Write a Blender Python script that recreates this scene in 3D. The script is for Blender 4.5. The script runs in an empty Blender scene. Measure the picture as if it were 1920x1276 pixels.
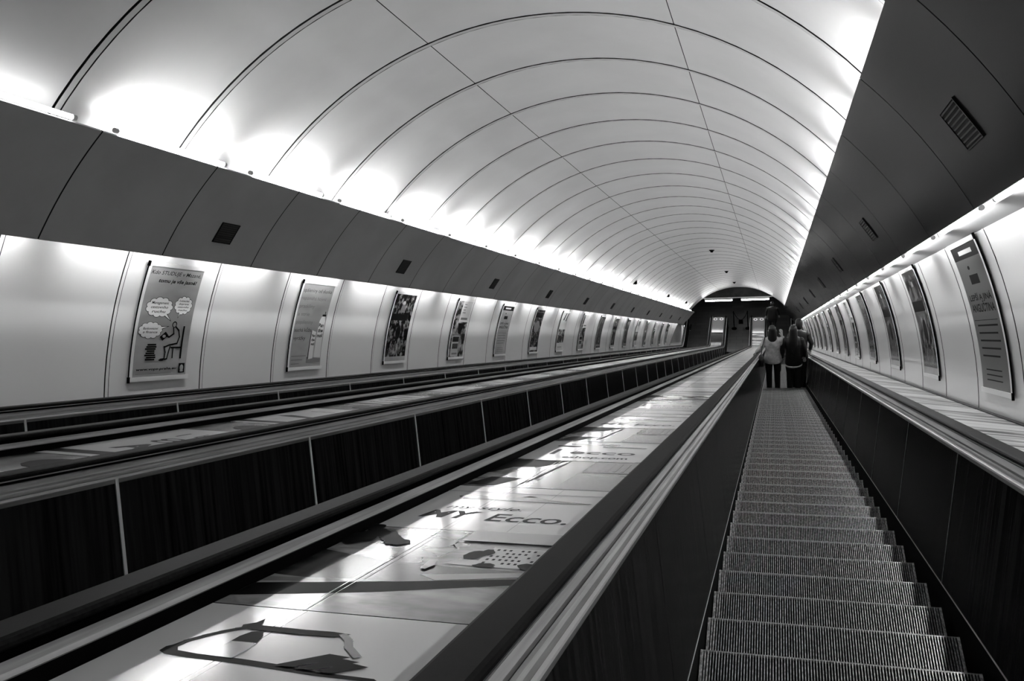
import bpy, bmesh, math, random
from mathutils import Matrix, Vector, Euler
random.seed(7)
PI = math.pi
# ------------------------------------------------------------------ camera, world, exposure
ZC = 23.518                                   # camera height above the lower landing floor
TILT = Matrix.Rotation(math.radians(-30), 4, 'X')      # tunnel frame: x across, y down the slope, z away from the slope
ORG = Matrix.Translation((0, 0, ZC)) @ TILT
ORGF = ORG @ Matrix.Rotation(math.radians(1.05), 4, 'Y')     # the escalator bed lies a degree off the vault's axis
FRAME = [ORG]
S = bpy.context.scene
C = S.collection
cam_d = bpy.data.cameras.new('camera'); cam = bpy.data.objects.new('camera', cam_d); C.objects.link(cam)
cam_d.sensor_width = 36; cam_d.sensor_fit = 'HORIZONTAL'; cam_d.lens = 1731.507 / 1920 * 36
cam_d.clip_start = 0.02; cam_d.clip_end = 200
_r = Vector((0.96174, 0.273211, -0.020305)); _d = Vector((-0.019903, -0.004243, -0.999793)); _f = Vector((-0.27324, 0.961945, 0.001357))
cam.matrix_world = ORG @ Matrix(((_r.x, -_d.x, -_f.x, 0), (_r.y, -_d.y, -_f.y, 0), (_r.z, -_d.z, -_f.z, 0), (0, 0, 0, 1)))
S.camera = cam
wd = bpy.data.worlds.new('world'); S.world = wd; wd.use_nodes = True
wd.node_tree.nodes['Background'].inputs[0].default_value = (0, 0, 0, 1)
wd.node_tree.nodes['Background'].inputs[1].default_value = 0
S.view_settings.view_transform = 'Standard'; S.view_settings.look = 'None'
S.view_settings.gamma = 1; S.view_settings.exposure = 0.22; S.view_settings.use_curve_mapping = False
S.cycles.use_denoising = True
S.cycles.max_bounces = 7; S.cycles.diffuse_bounces = 4; S.cycles.glossy_bounces = 4
S.cycles.sample_clamp_indirect = 4.0; S.cycles.use_light_tree = True
TUBE = 72.0        # strength of the cove tubes
TUBE_DN = 44.0     # strength of the tubes over the poster walls
TUBE_END = 24.0

# ------------------------------------------------------------------ materials
def mat(name, val, rough=.5, metal=0., emit=0., spec=.5, coat=0., cr=.05, ior=1.45):
    m = bpy.data.materials.new(name); m.use_nodes = True
    b = m.node_tree.nodes['Principled BSDF']
    v = val if isinstance(val, tuple) else (val, val, val)
    b.inputs['Base Color'].default_value = (*v, 1)
    b.inputs['Roughness'].default_value = rough; b.inputs['Metallic'].default_value = metal
    b.inputs['Specular IOR Level'].default_value = spec
    b.inputs['IOR'].default_value = ior
    if coat: b.inputs['Coat Weight'].default_value = coat; b.inputs['Coat Roughness'].default_value = cr
    if emit:
        b.inputs['Emission Color'].default_value = (1, 1, 1, 1); b.inputs['Emission Strength'].default_value = emit
    return m
def noisy(m, lo, hi, scale=(1, 1, 1), nscale=5., detail=4., p0=.35, p1=.65, rough=None, bump=0., bd=.01):
    nt = m.node_tree; N = nt.nodes; L = nt.links; b = N['Principled BSDF']
    tc = N.new('ShaderNodeTexCoord'); mp = N.new('ShaderNodeMapping'); mp.inputs['Scale'].default_value = scale
    nz = N.new('ShaderNodeTexNoise'); nz.inputs['Scale'].default_value = nscale; nz.inputs['Detail'].default_value = detail
    L.new(tc.outputs['Object'], mp.inputs[0]); L.new(mp.outputs[0], nz.inputs['Vector'])
    cr = N.new('ShaderNodeValToRGB'); cr.color_ramp.elements[0].position = p0; cr.color_ramp.elements[1].position = p1
    cr.color_ramp.elements[0].color = (lo, lo, lo, 1); cr.color_ramp.elements[1].color = (hi, hi, hi, 1)
    L.new(nz.outputs['Fac'], cr.inputs[0]); L.new(cr.outputs[0], b.inputs['Base Color'])
    if rough:
        mr = N.new('ShaderNodeMapRange'); mr.inputs[3].default_value = rough[0]; mr.inputs[4].default_value = rough[1]
        L.new(nz.outputs['Fac'], mr.inputs[0]); L.new(mr.outputs[0], b.inputs['Roughness'])
    if bump:
        bp = N.new('ShaderNodeBump'); bp.inputs['Strength'].default_value = bump; bp.inputs['Distance'].default_value = bd
        L.new(nz.outputs['Fac'], bp.inputs['Height']); L.new(bp.outputs[0], b.inputs['Normal'])
    return m
M = {}
M['ceil'] = noisy(mat('white_enamel', .78, .32), .74, .8, (1, 1, 1), 1.5, rough=(.26, .42), bump=.25)
M['strip'] = mat('white_cover_strip', .62, .35)
M['gap'] = mat('joint_shadow_gap', .01, .9)
M['wall'] = mat('white_wall_panel', .78, .3, coat=.6, cr=.03)
M['valL'] = noisy(mat('grey_cladding_lit', .5, .5, .05), .5, .6, (1, 1, 1), 1.2, rough=(.42, .52))  # left band: lit copy of the band metal, lightness put into the colour
M['valR'] = noisy(mat('grey_cladding_shaded', .02, .2), .008, .02, (1, .5, 1), .9, 1.2, rough=(.1, .26), bump=.5, bd=.03)  # right band: same metal, shaded copy with the darkness put into the colour
M['vent'] = mat('dark_louvre', .015, .6)
M['black'] = noisy(mat('black_laminate', .02, .2, ior=1.022), .002, .013, (2, 16, .5), 2.5, rough=(.14, .26), bump=.05)
M['blackp'] = mat('black_paint', .002, .5, ior=1.04)
M['alu'] = noisy(mat('aluminium', .6, .35, .9), .5, .68, (20, .8, 20), 3., rough=(.28, .45))
M['ledge'] = noisy(mat('brushed_ledge', .3, .42, .5), .16, .3, (20, .8, 20), 3.)
M['alub'] = mat('bright_aluminium', .85, .35, .2)
M['aluc'] = noisy(mat('cover_profile', .35, .4, .4), .22, .4, (20, .6, 20), 3.)
M['dark'] = mat('dark_flange', .008, .35, ior=1.1)
M['rub'] = noisy(mat('black_rubber_handrail', .02, .5, ior=1.085), .004, .009, (1, 1, 1), 90., rough=(.42, .55))
M['deck'] = mat('dark_deck', .01, .25, ior=1.15)
M['tread'] = noisy(mat('worn_step_metal', .5, .38, .8), .3, .8, (1, .3, 1), 110., p0=.38, p1=.62, rough=(.28, .5))
M['nose'] = mat('worn_nosing', .3, .35, .6)
M['treadg'] = mat('step_groove', .003, .8, spec=.1)
M['yel'] = mat('step_edge_line', .35, .5)
M['tube'] = mat('lit_tube', .9, .4, emit=TUBE)
M['tubedim'] = mat('dimmed_lit_tube', .9, .4, emit=9)  # near left tube, deliberately weakened to darken the near corner of the vault
M['tubed'] = mat('lit_tube_wall_side', .9, .4, emit=TUBE_DN)
M['tubee'] = mat('lit_tube_hall', .9, .4, emit=TUBE_END)
M['cap'] = mat('tube_cap', .5, .4)
M['white'] = mat('white_print', .82, .24, coat=.4, cr=.1, ior=1.3)
M['g70'] = mat('print_light_grey', .5, .24, coat=.4, cr=.1, ior=1.3)
M['g50'] = mat('print_mid_grey', .2, .24, coat=.4, cr=.1, ior=1.3)
M['g30'] = mat('print_dark_grey', .05, .24, coat=.4, cr=.1, ior=1.3)
M['g10'] = mat('print_black', .003, .3, ior=1.05)
M['photo'] = noisy(mat('print_photo', .3, .24, coat=.4, cr=.1, ior=1.3), .01, .55, (2.2, 4, 1), 1.6, 8., .40, .64)
M['photo2'] = noisy(mat('print_photo_dark', .3, .24, coat=.4, cr=.1, ior=1.3), .01, .32, (3, 1.5, 1), 2.6, 9., .42, .66)
M['sand'] = noisy(mat('print_sand', .3, .24, coat=.4, cr=.1, ior=1.3), .18, .5, (1, 2, 1), 5., 6., .35, .65)
M['grassp'] = noisy(mat('print_grass', .1, .24, coat=.3, cr=.12, ior=1.2), .004, .05, (1, 2, 1), 8., 6., .4, .65)
M['plank'] = noisy(mat('print_planks', .5, .3, spec=.3, coat=.25, cr=.15), .01, .75, (.3, 2.4, 1), 3., 9., .44, .54, bump=.3)
M['plankl'] = noisy(mat('print_planks_light', .5, .3, spec=.3, coat=.25, cr=.15), .02, .82, (.3, 3., 1), 2.6, 9., .40, .48, bump=.3)
M['pgrad'] = noisy(mat('poster_grey_paper', .3, .3, spec=.3), .22, .42, (1, .6, 1.6), 2., 3.)
M['pdk'] = mat('poster_dark_paper', .09, .3, ior=1.3)
M['pw'] = mat('poster_white_paper', .75, .2, coat=.3)
M['pdark'] = noisy(mat('poster_dark_picture', .2, .18, coat=.4), .004, .42, (3, 3, 3), 4., 8., .47, .72)
M['pmid'] = noisy(mat('poster_mixed_picture', .2, .18, coat=.4), .02, .5, (1.5, 1.5, 3), 3., 6., .4, .62)
M['ink'] = mat('black_ink', .004, .5, ior=1.1)
M['ink2'] = mat('grey_ink', .09, .4)
M['stone'] = noisy(mat('dark_stone', .05, .3), .025, .07, (1, 1, 1), 6., rough=(.2, .4))
M['hall'] = noisy(mat('dark_hall_wall', .02, .6, spec=.2), .012, .03, (1, 1, 1), 3.)
M['cable'] = mat('faint_marker', .035, .5)
def brick_floor(m):
    nt = m.node_tree; N = nt.nodes; L = nt.links; b = N['Principled BSDF']
    tc = N.new('ShaderNodeTexCoord'); br = N.new('ShaderNodeTexBrick')
    br.inputs['Scale'].default_value = 1.; br.inputs['Brick Width'].default_value = .6; br.inputs['Row Height'].default_value = .3
    br.inputs['Mortar Size'].default_value = .012
    br.inputs['Color1'].default_value = (.03, .03, .03, 1); br.inputs['Color2'].default_value = (.06, .06, .06, 1)
    br.inputs['Mortar'].default_value = (.02, .02, .02, 1)
    L.new(tc.outputs['Object'], br.inputs[0]); L.new(br.outputs[0], b.inputs['Base Color'])
    return m
M['floor'] = brick_floor(mat('stone_floor', .06, .35))
M['skin'] = mat('skin', .45, .5)
M['hair'] = mat('dark_hair', .008, .4)
M['shirt'] = noisy(mat('light_top', .5, .8), .34, .6, (1, 1, 1), 9., 3.)
M['jacket'] = mat('black_jacket', .006, .5)
M['trous'] = mat('dark_trousers', .008, .7)
M['bagm'] = mat('black_bag_leather', .008, .3)

# ------------------------------------------------------------------ mesh builder
class MB:
    def __init__(s, shell=None): s.v = []; s.f = []; s.m = []; s.mats = []; s.sm = []; s.shell = shell     # shell: function giving the wanted normal at a point
    def mi(s, m):
        if m not in s.mats: s.mats.append(m)
        return s.mats.index(m)
    def add(s, vs, fs, m, smooth=False):
        o = len(s.v); s.v += [tuple(p) for p in vs]; k = s.mi(m)
        for f in fs: s.f.append([o + i for i in f]); s.m.append(k); s.sm.append(smooth)
    def box(s, a, b, m):
        x0, y0, z0 = a; x1, y1, z1 = b
        s.add([(x0,y0,z0),(x1,y0,z0),(x1,y1,z0),(x0,y1,z0),(x0,y0,z1),(x1,y0,z1),(x1,y1,z1),(x0,y1,z1)],
              [(0,3,2,1),(4,5,6,7),(0,1,5,4),(1,2,6,5),(2,3,7,6),(3,0,4,7)], m)
    def bar(s, p, q, r, m, n=8, r2=None, caps=True):
        p = Vector(p); q = Vector(q); d = (q - p).normalized(); r2 = r if r2 is None else r2
        a = d.cross(Vector((0, 0, 1)) if abs(d.z) < .9 else Vector((1, 0, 0))).normalized(); b = d.cross(a)
        vs = [p + (a*math.cos(t)+b*math.sin(t))*r for t in [2*PI*i/n for i in range(n)]] + [q + (a*math.cos(t)+b*math.sin(t))*r2 for t in [2*PI*i/n for i in range(n)]]
        s.add(vs, [(i, (i+1) % n, n+(i+1) % n, n+i) for i in range(n)], m, True)
        if caps: s.add(vs[:n], [tuple(range(n))[::-1]], m); s.add(vs[n:], [tuple(range(n))], m)
    def tube(s, pts, r, m, n=8):
        for a, b in zip(pts, pts[1:]): s.bar(a, b, r, m, n)
    def sweep(s, prof, frames, m, closed=True, sx=1, cx=0, smooth=False, caps=True):
        # prof: (e, h) points; frames: (s, w, ns, nw)
        n = len(prof); vs = []
        for (fs, fw, ns, nw) in frames:
            for (e, h) in prof: vs.append((cx + sx*e, fs + h*ns, fw + h*nw))
        fs_ = []
        kk = n if closed else n-1
        for i in range(len(frames)-1):
            for j in range(kk):
                a = i*n+j; b = i*n+(j+1) % n; c = (i+1)*n+(j+1) % n; d = (i+1)*n+j
                fs_.append((a, b, c, d) if sx > 0 else (d, c, b, a))
        s.add(vs, fs_, m, smooth)
        if closed and caps:
            s.add(vs[:n], [tuple(range(n))], m); s.add(vs[-n:], [tuple(range(n))[::-1]], m)
    def mesh(s, name, base=(0, 0, 0)):
        me = bpy.data.meshes.new(name)
        me.from_pydata([(x-base[0], y-base[1], z-base[2]) for x, y, z in s.v], [], s.f)
        for m in s.mats: me.materials.append(M[m])
        me.polygons.foreach_set('material_index', s.m); me.polygons.foreach_set('use_smooth', s.sm)
        me.update()
        b = bmesh.new(); b.from_mesh(me)
        if s.shell is None: bmesh.ops.recalc_face_normals(b, faces=b.faces[:])
        else:
            for f in b.faces:
                f.normal_update()
                if f.normal.dot(Vector(s.shell(f.calc_center_median()+Vector(base)))) < 0: f.normal_flip()
        b.to_mesh(me); b.free()
        return me
def props(o, label=None, cat=None, group=None, kind=None):
    if label: o['label'] = label
    if cat: o['category'] = cat
    if group: o['group'] = group
    if kind: o['kind'] = kind
    return o
def tilted(o, base=(0, 0, 0)): o.matrix_world = FRAME[0] @ Matrix.Translation(base); return o
def tobj(name, mb, base=(0, 0, 0), **k):           # a single mesh in the tunnel frame
    o = bpy.data.objects.new(name, mb.mesh(name, base)); C.objects.link(o); tilted(o, base); return props(o, **k)
def tempty(name, base=(0, 0, 0), **k):
    o = bpy.data.objects.new(name, None); o.empty_display_size = .1; C.objects.link(o); tilted(o, base); o['_b'] = base; return props(o, **k)
def part(root, name, mb, label=None, base=None):
    b = base or tuple(root['_b'])
    isp = root.type == 'MESH'
    o = bpy.data.objects.new(name, mb.mesh(name, b)); C.objects.link(o); o.parent = root; o['_b'] = b
    if label: o['label'] = label
    return o
def copy_tree(o, parent=None):
    c = o.copy(); C.objects.link(c)
    if parent: c.parent = parent; c.matrix_parent_inverse = o.matrix_parent_inverse
    for ch in list(o.children): copy_tree(ch, c)
    return c
def wobj(name, mb, base=(0, 0, 0), **k):           # a single mesh in world axes
    o = bpy.data.objects.new(name, mb.mesh(name, base)); C.objects.link(o); o.location = base; return props(o, **k)
def ordn(n):
    w = ['first','second','third','fourth','fifth','sixth','seventh','eighth','ninth','tenth','eleventh','twelfth','thirteenth','fourteenth','fifteenth',
         'sixteenth','seventeenth','eighteenth','nineteenth','twentieth','twenty-first','twenty-second','twenty-third','twenty-fourth','twenty-fifth',
         'twenty-sixth','twenty-seventh','twenty-eighth','twenty-ninth','thirtieth','thirty-first','thirty-second','thirty-third','thirty-fourth']
    return w[n]
def T2W(v, s, w): return ORG @ Vector((v, s, w))

# ------------------------------------------------------------------ slope path frames
S0, S1, LFLAT, RC = -4.0, 44.5, 2.35, 2.6
WN = -1.176
def frames(s0=S0, flat=LFLAT, step=3.0):
    out = []; n = max(1, int((S1-s0)/step))
    for i in range(n+1): out.append((s0+(S1-s0)*i/n, WN, 0., 1.))
    for i in range(1, 9):
        a = math.radians(30*i/8); out.append((S1+RC*math.sin(a), WN+RC*(1-math.cos(a)), -math.sin(a), math.cos(a)))
    if flat:
        s, w, ns, nw = out[-1]
        out.append((s+flat*math.cos(math.radians(30)), w+flat*.5, ns, nw))
    return out
FR = frames()
EC = [.223, -1.715, -3.653]                        # escalator centres (right, middle, left)
TC, TW = -1.716, -.513                             # tunnel centre

# ------------------------------------------------------------------ ceiling
def ring_pt(r, phi, s): return (TC + r*math.sin(phi), s, TW + r*math.cos(phi))
def shell(mb, r, p0, p1, s0, s1, m, n=None, inward=True):
    n = n or max(2, int(abs(p1-p0)/math.radians(3)))
    vs = []; 
    for s in (s0, s1): vs += [ring_pt(r, p0+(p1-p0)*i/n, s) for i in range(n+1)]
    mb.add(vs, [(i, i+1, n+2+i, n+1+i) if inward else (i, n+1+i, n+2+i, i+1) for i in range(n)], m, True)
RS, RD, RR = 4.475-1.1907*8, 1.1907, 3.0
jl, jr = math.radians(-16.7), math.radians(20.6); lim = math.radians(58)
inward = lambda p: (TC-p[0], 0, TW-p[2])
mb = MB(inward); SEND = 47.2
rings = [RS+RD*k for k in range(60) if RS+RD*k < SEND-.3]
for a, b in zip(rings, rings[1:]+[SEND]):
    for p0, p1 in ((-lim, jl-.0012), (jl+.0012, jr-.0012), (jr+.0012, lim)):
        shell(mb, RR, p0, p1, a+.038, b-.038 if b < SEND-.01 else b, 'ceil')
shell(mb, RR+.03, -lim, lim, rings[0]-.3, SEND, 'gap')
shell(mb, RR+.06, -lim, lim, rings[0]-.3, SEND, 'gap', inward=False)
tobj('ceiling', mb, kind='structure')
mb = MB(inward); shell(mb, RR-.004, -lim, lim, -.022, .022, 'strip'); me = mb.mesh('cover_strip')
for i, s in enumerate(rings):
    o = bpy.data.objects.new('trim_%d' % (i+10), me); C.objects.link(o); tilted(o, (0, s, 0)); o['kind'] = 'structure'

# ------------------------------------------------------------------ white side walls behind the posters
def wall(side, j0, pitch):
    mb = MB(inward); p0 = math.radians(62.5)*side; p1 = math.radians(91.8)*side; r = 3.18
    js = [j0+pitch*k for k in range(-9, 60) if -3 < j0+pitch*k < 50]
    edges = [-4.5]+js+[50.5]
    for a, b in zip(edges, edges[1:]):
        shell(mb, r, p0, p1, a+.026, b-.026, 'wall', 12, side > 0)
    for s in js: shell(mb, r-.003, p0, p1, s-.016, s+.016, 'wall', 12, side > 0)
    shell(mb, r+.03, p0, p1, -4.5, 50.5, 'gap', 12, side > 0)
    tobj('wall_left' if side < 0 else 'wall_right', mb, kind='structure')
wall(-1, 5.903, 1.2); wall(1, 6.27, 1.35)

# grey metal band with the cove light behind it
def band(side, j0, pitch, num):
    mb = MB(inward)
    a0, a1 = (math.radians(49.6), math.radians(65.5)) if side < 0 else (math.radians(49.95), math.radians(67.3)); n = 10
    k_ = -.6 if side < 0 else .9
    def pt(i, s, d=0):
        a = a0+(a1-a0)*i/n; r = 2.82+.08*i/n+d
        return (TC+side*r*math.sin(a), s, TW+r*math.cos(a))
    js = [j0+pitch*k for k in range(-9, 60) if -3.2 < j0+pitch*k < 47.5]
    for a, b in zip([-4.4]+js, js+[SEND+.4]):
        for d, inn in ((0, side < 0), (.02, side > 0)):
            vs = [pt(i, a+.006, d) for i in range(n+1)]+[pt(i, b-.006, d) for i in range(n+1)]
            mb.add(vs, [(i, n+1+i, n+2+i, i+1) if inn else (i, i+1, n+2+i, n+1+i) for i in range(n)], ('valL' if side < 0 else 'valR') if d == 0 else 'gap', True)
        for e in (0, n):
            vs = [pt(e, a+.006), pt(e, b-.006), pt(e, b-.006, .02), pt(e, a+.006, .02)]
            mb.add(vs, [(0, 1, 2, 3)], 'strip')
    vs = [pt(i, -4.4, .012) for i in range(n+1)]+[pt(i, SEND+.4, .012) for i in range(n+1)]
    mb.add(vs, [(i, n+1+i, n+2+i, i+1) for i in range(n)], 'gap', True)
    # light trough behind: upper tray and lower soffit plate
    X = lambda r, a: (TC+side*r*math.sin(math.radians(a)), TW+r*math.cos(math.radians(a)))
    def plate(p, q, m):
        (x0, z0), (x1, z1) = p, q
        mb.add([(x0,-4.4,z0),(x1,-4.4,z1),(x1,SEND+.4,z1),(x0,SEND+.4,z0)], [(0,1,2,3)], m)
    plate(X(2.885, 54.5), X(3.22, 54.5), 'ceil')
    if side > 0: plate(X(3.05, 66.6+k_), X(3.19, 68.0+k_), 'strip')
    plate(X(2.91, 58.5), X(3.22, 60.5), 'ceil')
    tobj('trim_%d' % num, mb, kind='structure')
band(-1, 4.68, 1.2, 1); band(1, 5.0, 1.35, 2)

# ------------------------------------------------------------------ fluorescent tubes in the coves
def tube_mesh(m, L=1.2, r=.016):
    mb = MB(); mb.bar((0, .03, 0), (0, L-.03, 0), r, m, 8)
    mb.bar((0, 0, 0), (0, .03, 0), r+.002, 'cap', 8); mb.bar((0, L-.03, 0), (0, L, 0), r+.002, 'cap', 8)
    return mb.mesh('fluorescent_tube')
tm_up, tm_dn, tm_dim = tube_mesh('tube'), tube_mesh('tubed', 1.2, .013), tube_mesh('tubedim')
for side, sn in ((-1, 'left'), (1, 'right')):
    for up in (1, 0):
        n = 0
        for k in range(-5, 40):
            s = 4.82+1.53*k if up else 5.2+1.5*k
            if s < -3.8 or s > 45.8: continue
            if up and s < (3.0 if side < 0 else -1): continue
            if up: v, w = TC+side*(2.178 if side < 0 else 2.24), TW+(1.868 if side < 0 else 1.80)
            else: v, w = TC+side*(2.723 if side < 0 else 2.75), TW+(1.258 if side < 0 else 1.15)
            o = bpy.data.objects.new('fluorescent_tube', (tm_dim if side < 0 and s < 4 else tm_up) if up else tm_dn); C.objects.link(o); tilted(o, (v, s, w))
            where = 'above' if up else 'under'
            props(o, '%s lit fluorescent tube %s the %s grey band from the near end' % (ordn(n), where, sn), 'light tube',
                  'tubes %s the %s metal band' % (where, sn)); n += 1

# ------------------------------------------------------------------ ventilation grilles in the bands
def grille(side, s0, wid, a0, a1, lab):
    r = 2.868; base = (TC+side*r*math.sin(a0), s0, TW+r*math.cos(a0))
    t = tempty('ventilation_grille', base, label=lab, cat='grille', group='grilles in the %s metal band' % ('left' if side < 0 else 'right'))
    def P(u, q, d):
        a = a0+(a1-a0)*q; b0, b1 = ((49.6, 65.5) if side < 0 else (49.95, 67.3))
        rr = 2.82+.08*(math.degrees(a)-b0)/(b1-b0)-d-.003; return (TC+side*rr*math.sin(a), s0+wid*u, TW+rr*math.cos(a))
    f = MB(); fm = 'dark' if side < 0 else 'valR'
    def slab(u0, u1, q0, q1, d0, d1, m, mb):
        vs = [P(u0,q0,d0),P(u1,q0,d0),P(u1,q1,d0),P(u0,q1,d0),P(u0,q0,d1),P(u1,q0,d1),P(u1,q1,d1),P(u0,q1,d1)]
        mb.add(vs, [(0,3,2,1),(4,5,6,7),(0,1,5,4),(1,2,6,5),(2,3,7,6),(3,0,4,7)], m)
    slab(-.03, 0, -.03, 1.03, -.003, .005, fm, f); slab(1, 1.03, -.03, 1.03, -.003, .005, fm, f)
    slab(0, 1, -.03, 0, -.003, .005, fm, f); slab(0, 1, 1, 1.03, -.003, .005, fm, f)
    slab(0, 1, 0, 1, -.003, .0005, 'gap', f)
    part(t, 'grille_frame', f)
    l = MB()
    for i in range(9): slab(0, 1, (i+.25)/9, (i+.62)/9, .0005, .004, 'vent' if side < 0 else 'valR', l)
    part(t, 'louvre', l)
for k in range(11):
    grille(-1, 6.38+3.68*k-.0, .23, math.radians(58.5), math.radians(61.9), '%s dark louvred grille in the left grey metal band from the near end' % ordn(k))
for k in range(11):
    grille(1, 4.17+4.05*k, .29, math.radians(58.8), math.radians(62.7), '%s dark louvred grille in the right metal band from the near end' % ordn(k))

# ------------------------------------------------------------------ text to polygons
_txt = {}
def text_polys(s, bold=0., shear=0.):
    key = (s, bold, shear)
    if key in _txt: return _txt[key]
    cu = bpy.data.curves.new('t', 'FONT'); cu.body = s; cu.size = 1; cu.resolution_u = 3; cu.offset = bold; cu.shear = shear
    o = bpy.data.objects.new('t', cu); C.objects.link(o); bpy.context.view_layer.update()
    dg = bpy.context.evaluated_depsgraph_get(); me = bpy.data.meshes.new_from_object(o.evaluated_get(dg))
    vs = [(v.co.x, v.co.y) for v in me.vertices]; fs = [tuple(p.vertices) for p in me.polygons]
    bpy.data.objects.remove(o); bpy.data.curves.remove(cu); bpy.data.meshes.remove(me)
    x0 = min(v[0] for v in vs); x1 = max(v[0] for v in vs)
    _txt[key] = ([(x-x0, y) for x, y in vs], fs, x1-x0); return _txt[key]
class Art:
    """flat print mapped onto a surface by f(a, b, layer)"""
    def __init__(s, f, flip=False):
        s.f = f; s.l = 0
        o = Vector(f(0, 0, 0)); u = Vector(f(.01, 0, 0))-o; v = Vector(f(0, .01, 0))-o; l = Vector(f(0, 0, 1))-o
        s.mb = MB(lambda p: l if l.length > 1e-9 else u.cross(v)); s.flip = flip; s.step = .3
    def up(s): s.l += .25
    def same(s, on): s.step = 0 if on else .3; s.l += .3
    def poly(s, pts, m):
        s.l += s.step
        lo, hi = min(p[1] for p in pts), max(p[1] for p in pts); n = max(1, int((hi-lo)/.03)) if s.flip is None else 1
        def clip(P, y, keep):                      # keep the side below (-1) or above (+1) the level y
            out = []
            for p, q in zip(P, P[1:]+P[:1]):
                a, c = (p[1]-y)*keep, (q[1]-y)*keep
                if a >= 0: out.append(p)
                if a*c < 0: t = a/(a-c); out.append((p[0]+(q[0]-p[0])*t, y))
            return out
        for k in range(n):
            P = list(pts)
            if n > 1:
                P = clip(P, lo+(hi-lo)*k/n, 1)
                if len(P) > 2: P = clip(P, lo+(hi-lo)*(k+1)/n, -1)
            if len(P) > 2: s.mb.add([s.f(a, b, s.l) for a, b in P], [tuple(range(len(P)))], m)
    def rect(s, a0, b0, a1, b1, m, nb=None):
        s.l += s.step
        nb = nb or max(1, int(abs(b1-b0)/.02)); vs = []
        for i in range(nb+1):
            b = b0+(b1-b0)*i/nb; vs += [s.f(a0, b, s.l), s.f(a1, b, s.l)]
        fs = [(2*i, 2*i+1, 2*i+3, 2*i+2) for i in range(nb)]
        s.mb.add(vs, [f[::-1] if s.flip else f for f in fs], m)
    def line(s, pts, w, m):
        for (a, b), (c, d) in zip(pts, pts[1:]):
            L = math.hypot(c-a, d-b) or 1e-6; x, y = (c-a)/L*w/2, (d-b)/L*w/2
            s.poly([(a-x+y, b-y-x), (c+x+y, d+y-x), (c+x-y, d+y+x), (a-x-y, b-y+x)], m)
    def disc(s, a, b, ra, rb, m, n=20):
        s.l += s.step; k = max(6, n//2); vs = []
        for i in range(k+1):
            t = PI*i/k; y = -rb*math.cos(t); x = ra*math.sin(t)+1e-5; vs += [s.f(a-x, b+y, s.l), s.f(a+x, b+y, s.l)]
        s.mb.add(vs, [(2*i, 2*i+1, 2*i+3, 2*i+2) for i in range(k)], m)
    def text(s, t, a, b, h, m, width=None, bold=0., shear=0., align='l', rot=0):
        s.l += s.step
        vs, fs, w = text_polys(t, bold, shear); kx = (width/w) if width else h/.72; ky = h/.72
        if align == 'c': a -= w*kx/2
        if align == 'r': a -= w*kx
        pts = []
        for x, y in vs:
            x *= kx; y *= ky
            if rot == 90: x, y = -y, x
            if rot == -90: x, y = y, -x
            pts.append(s.f(a+x, b+y, s.l))
        s.mb.add(pts, [f[::-1] if s.flip else f for f in fs], m)
def lcg(k): return random.Random(k)

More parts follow.
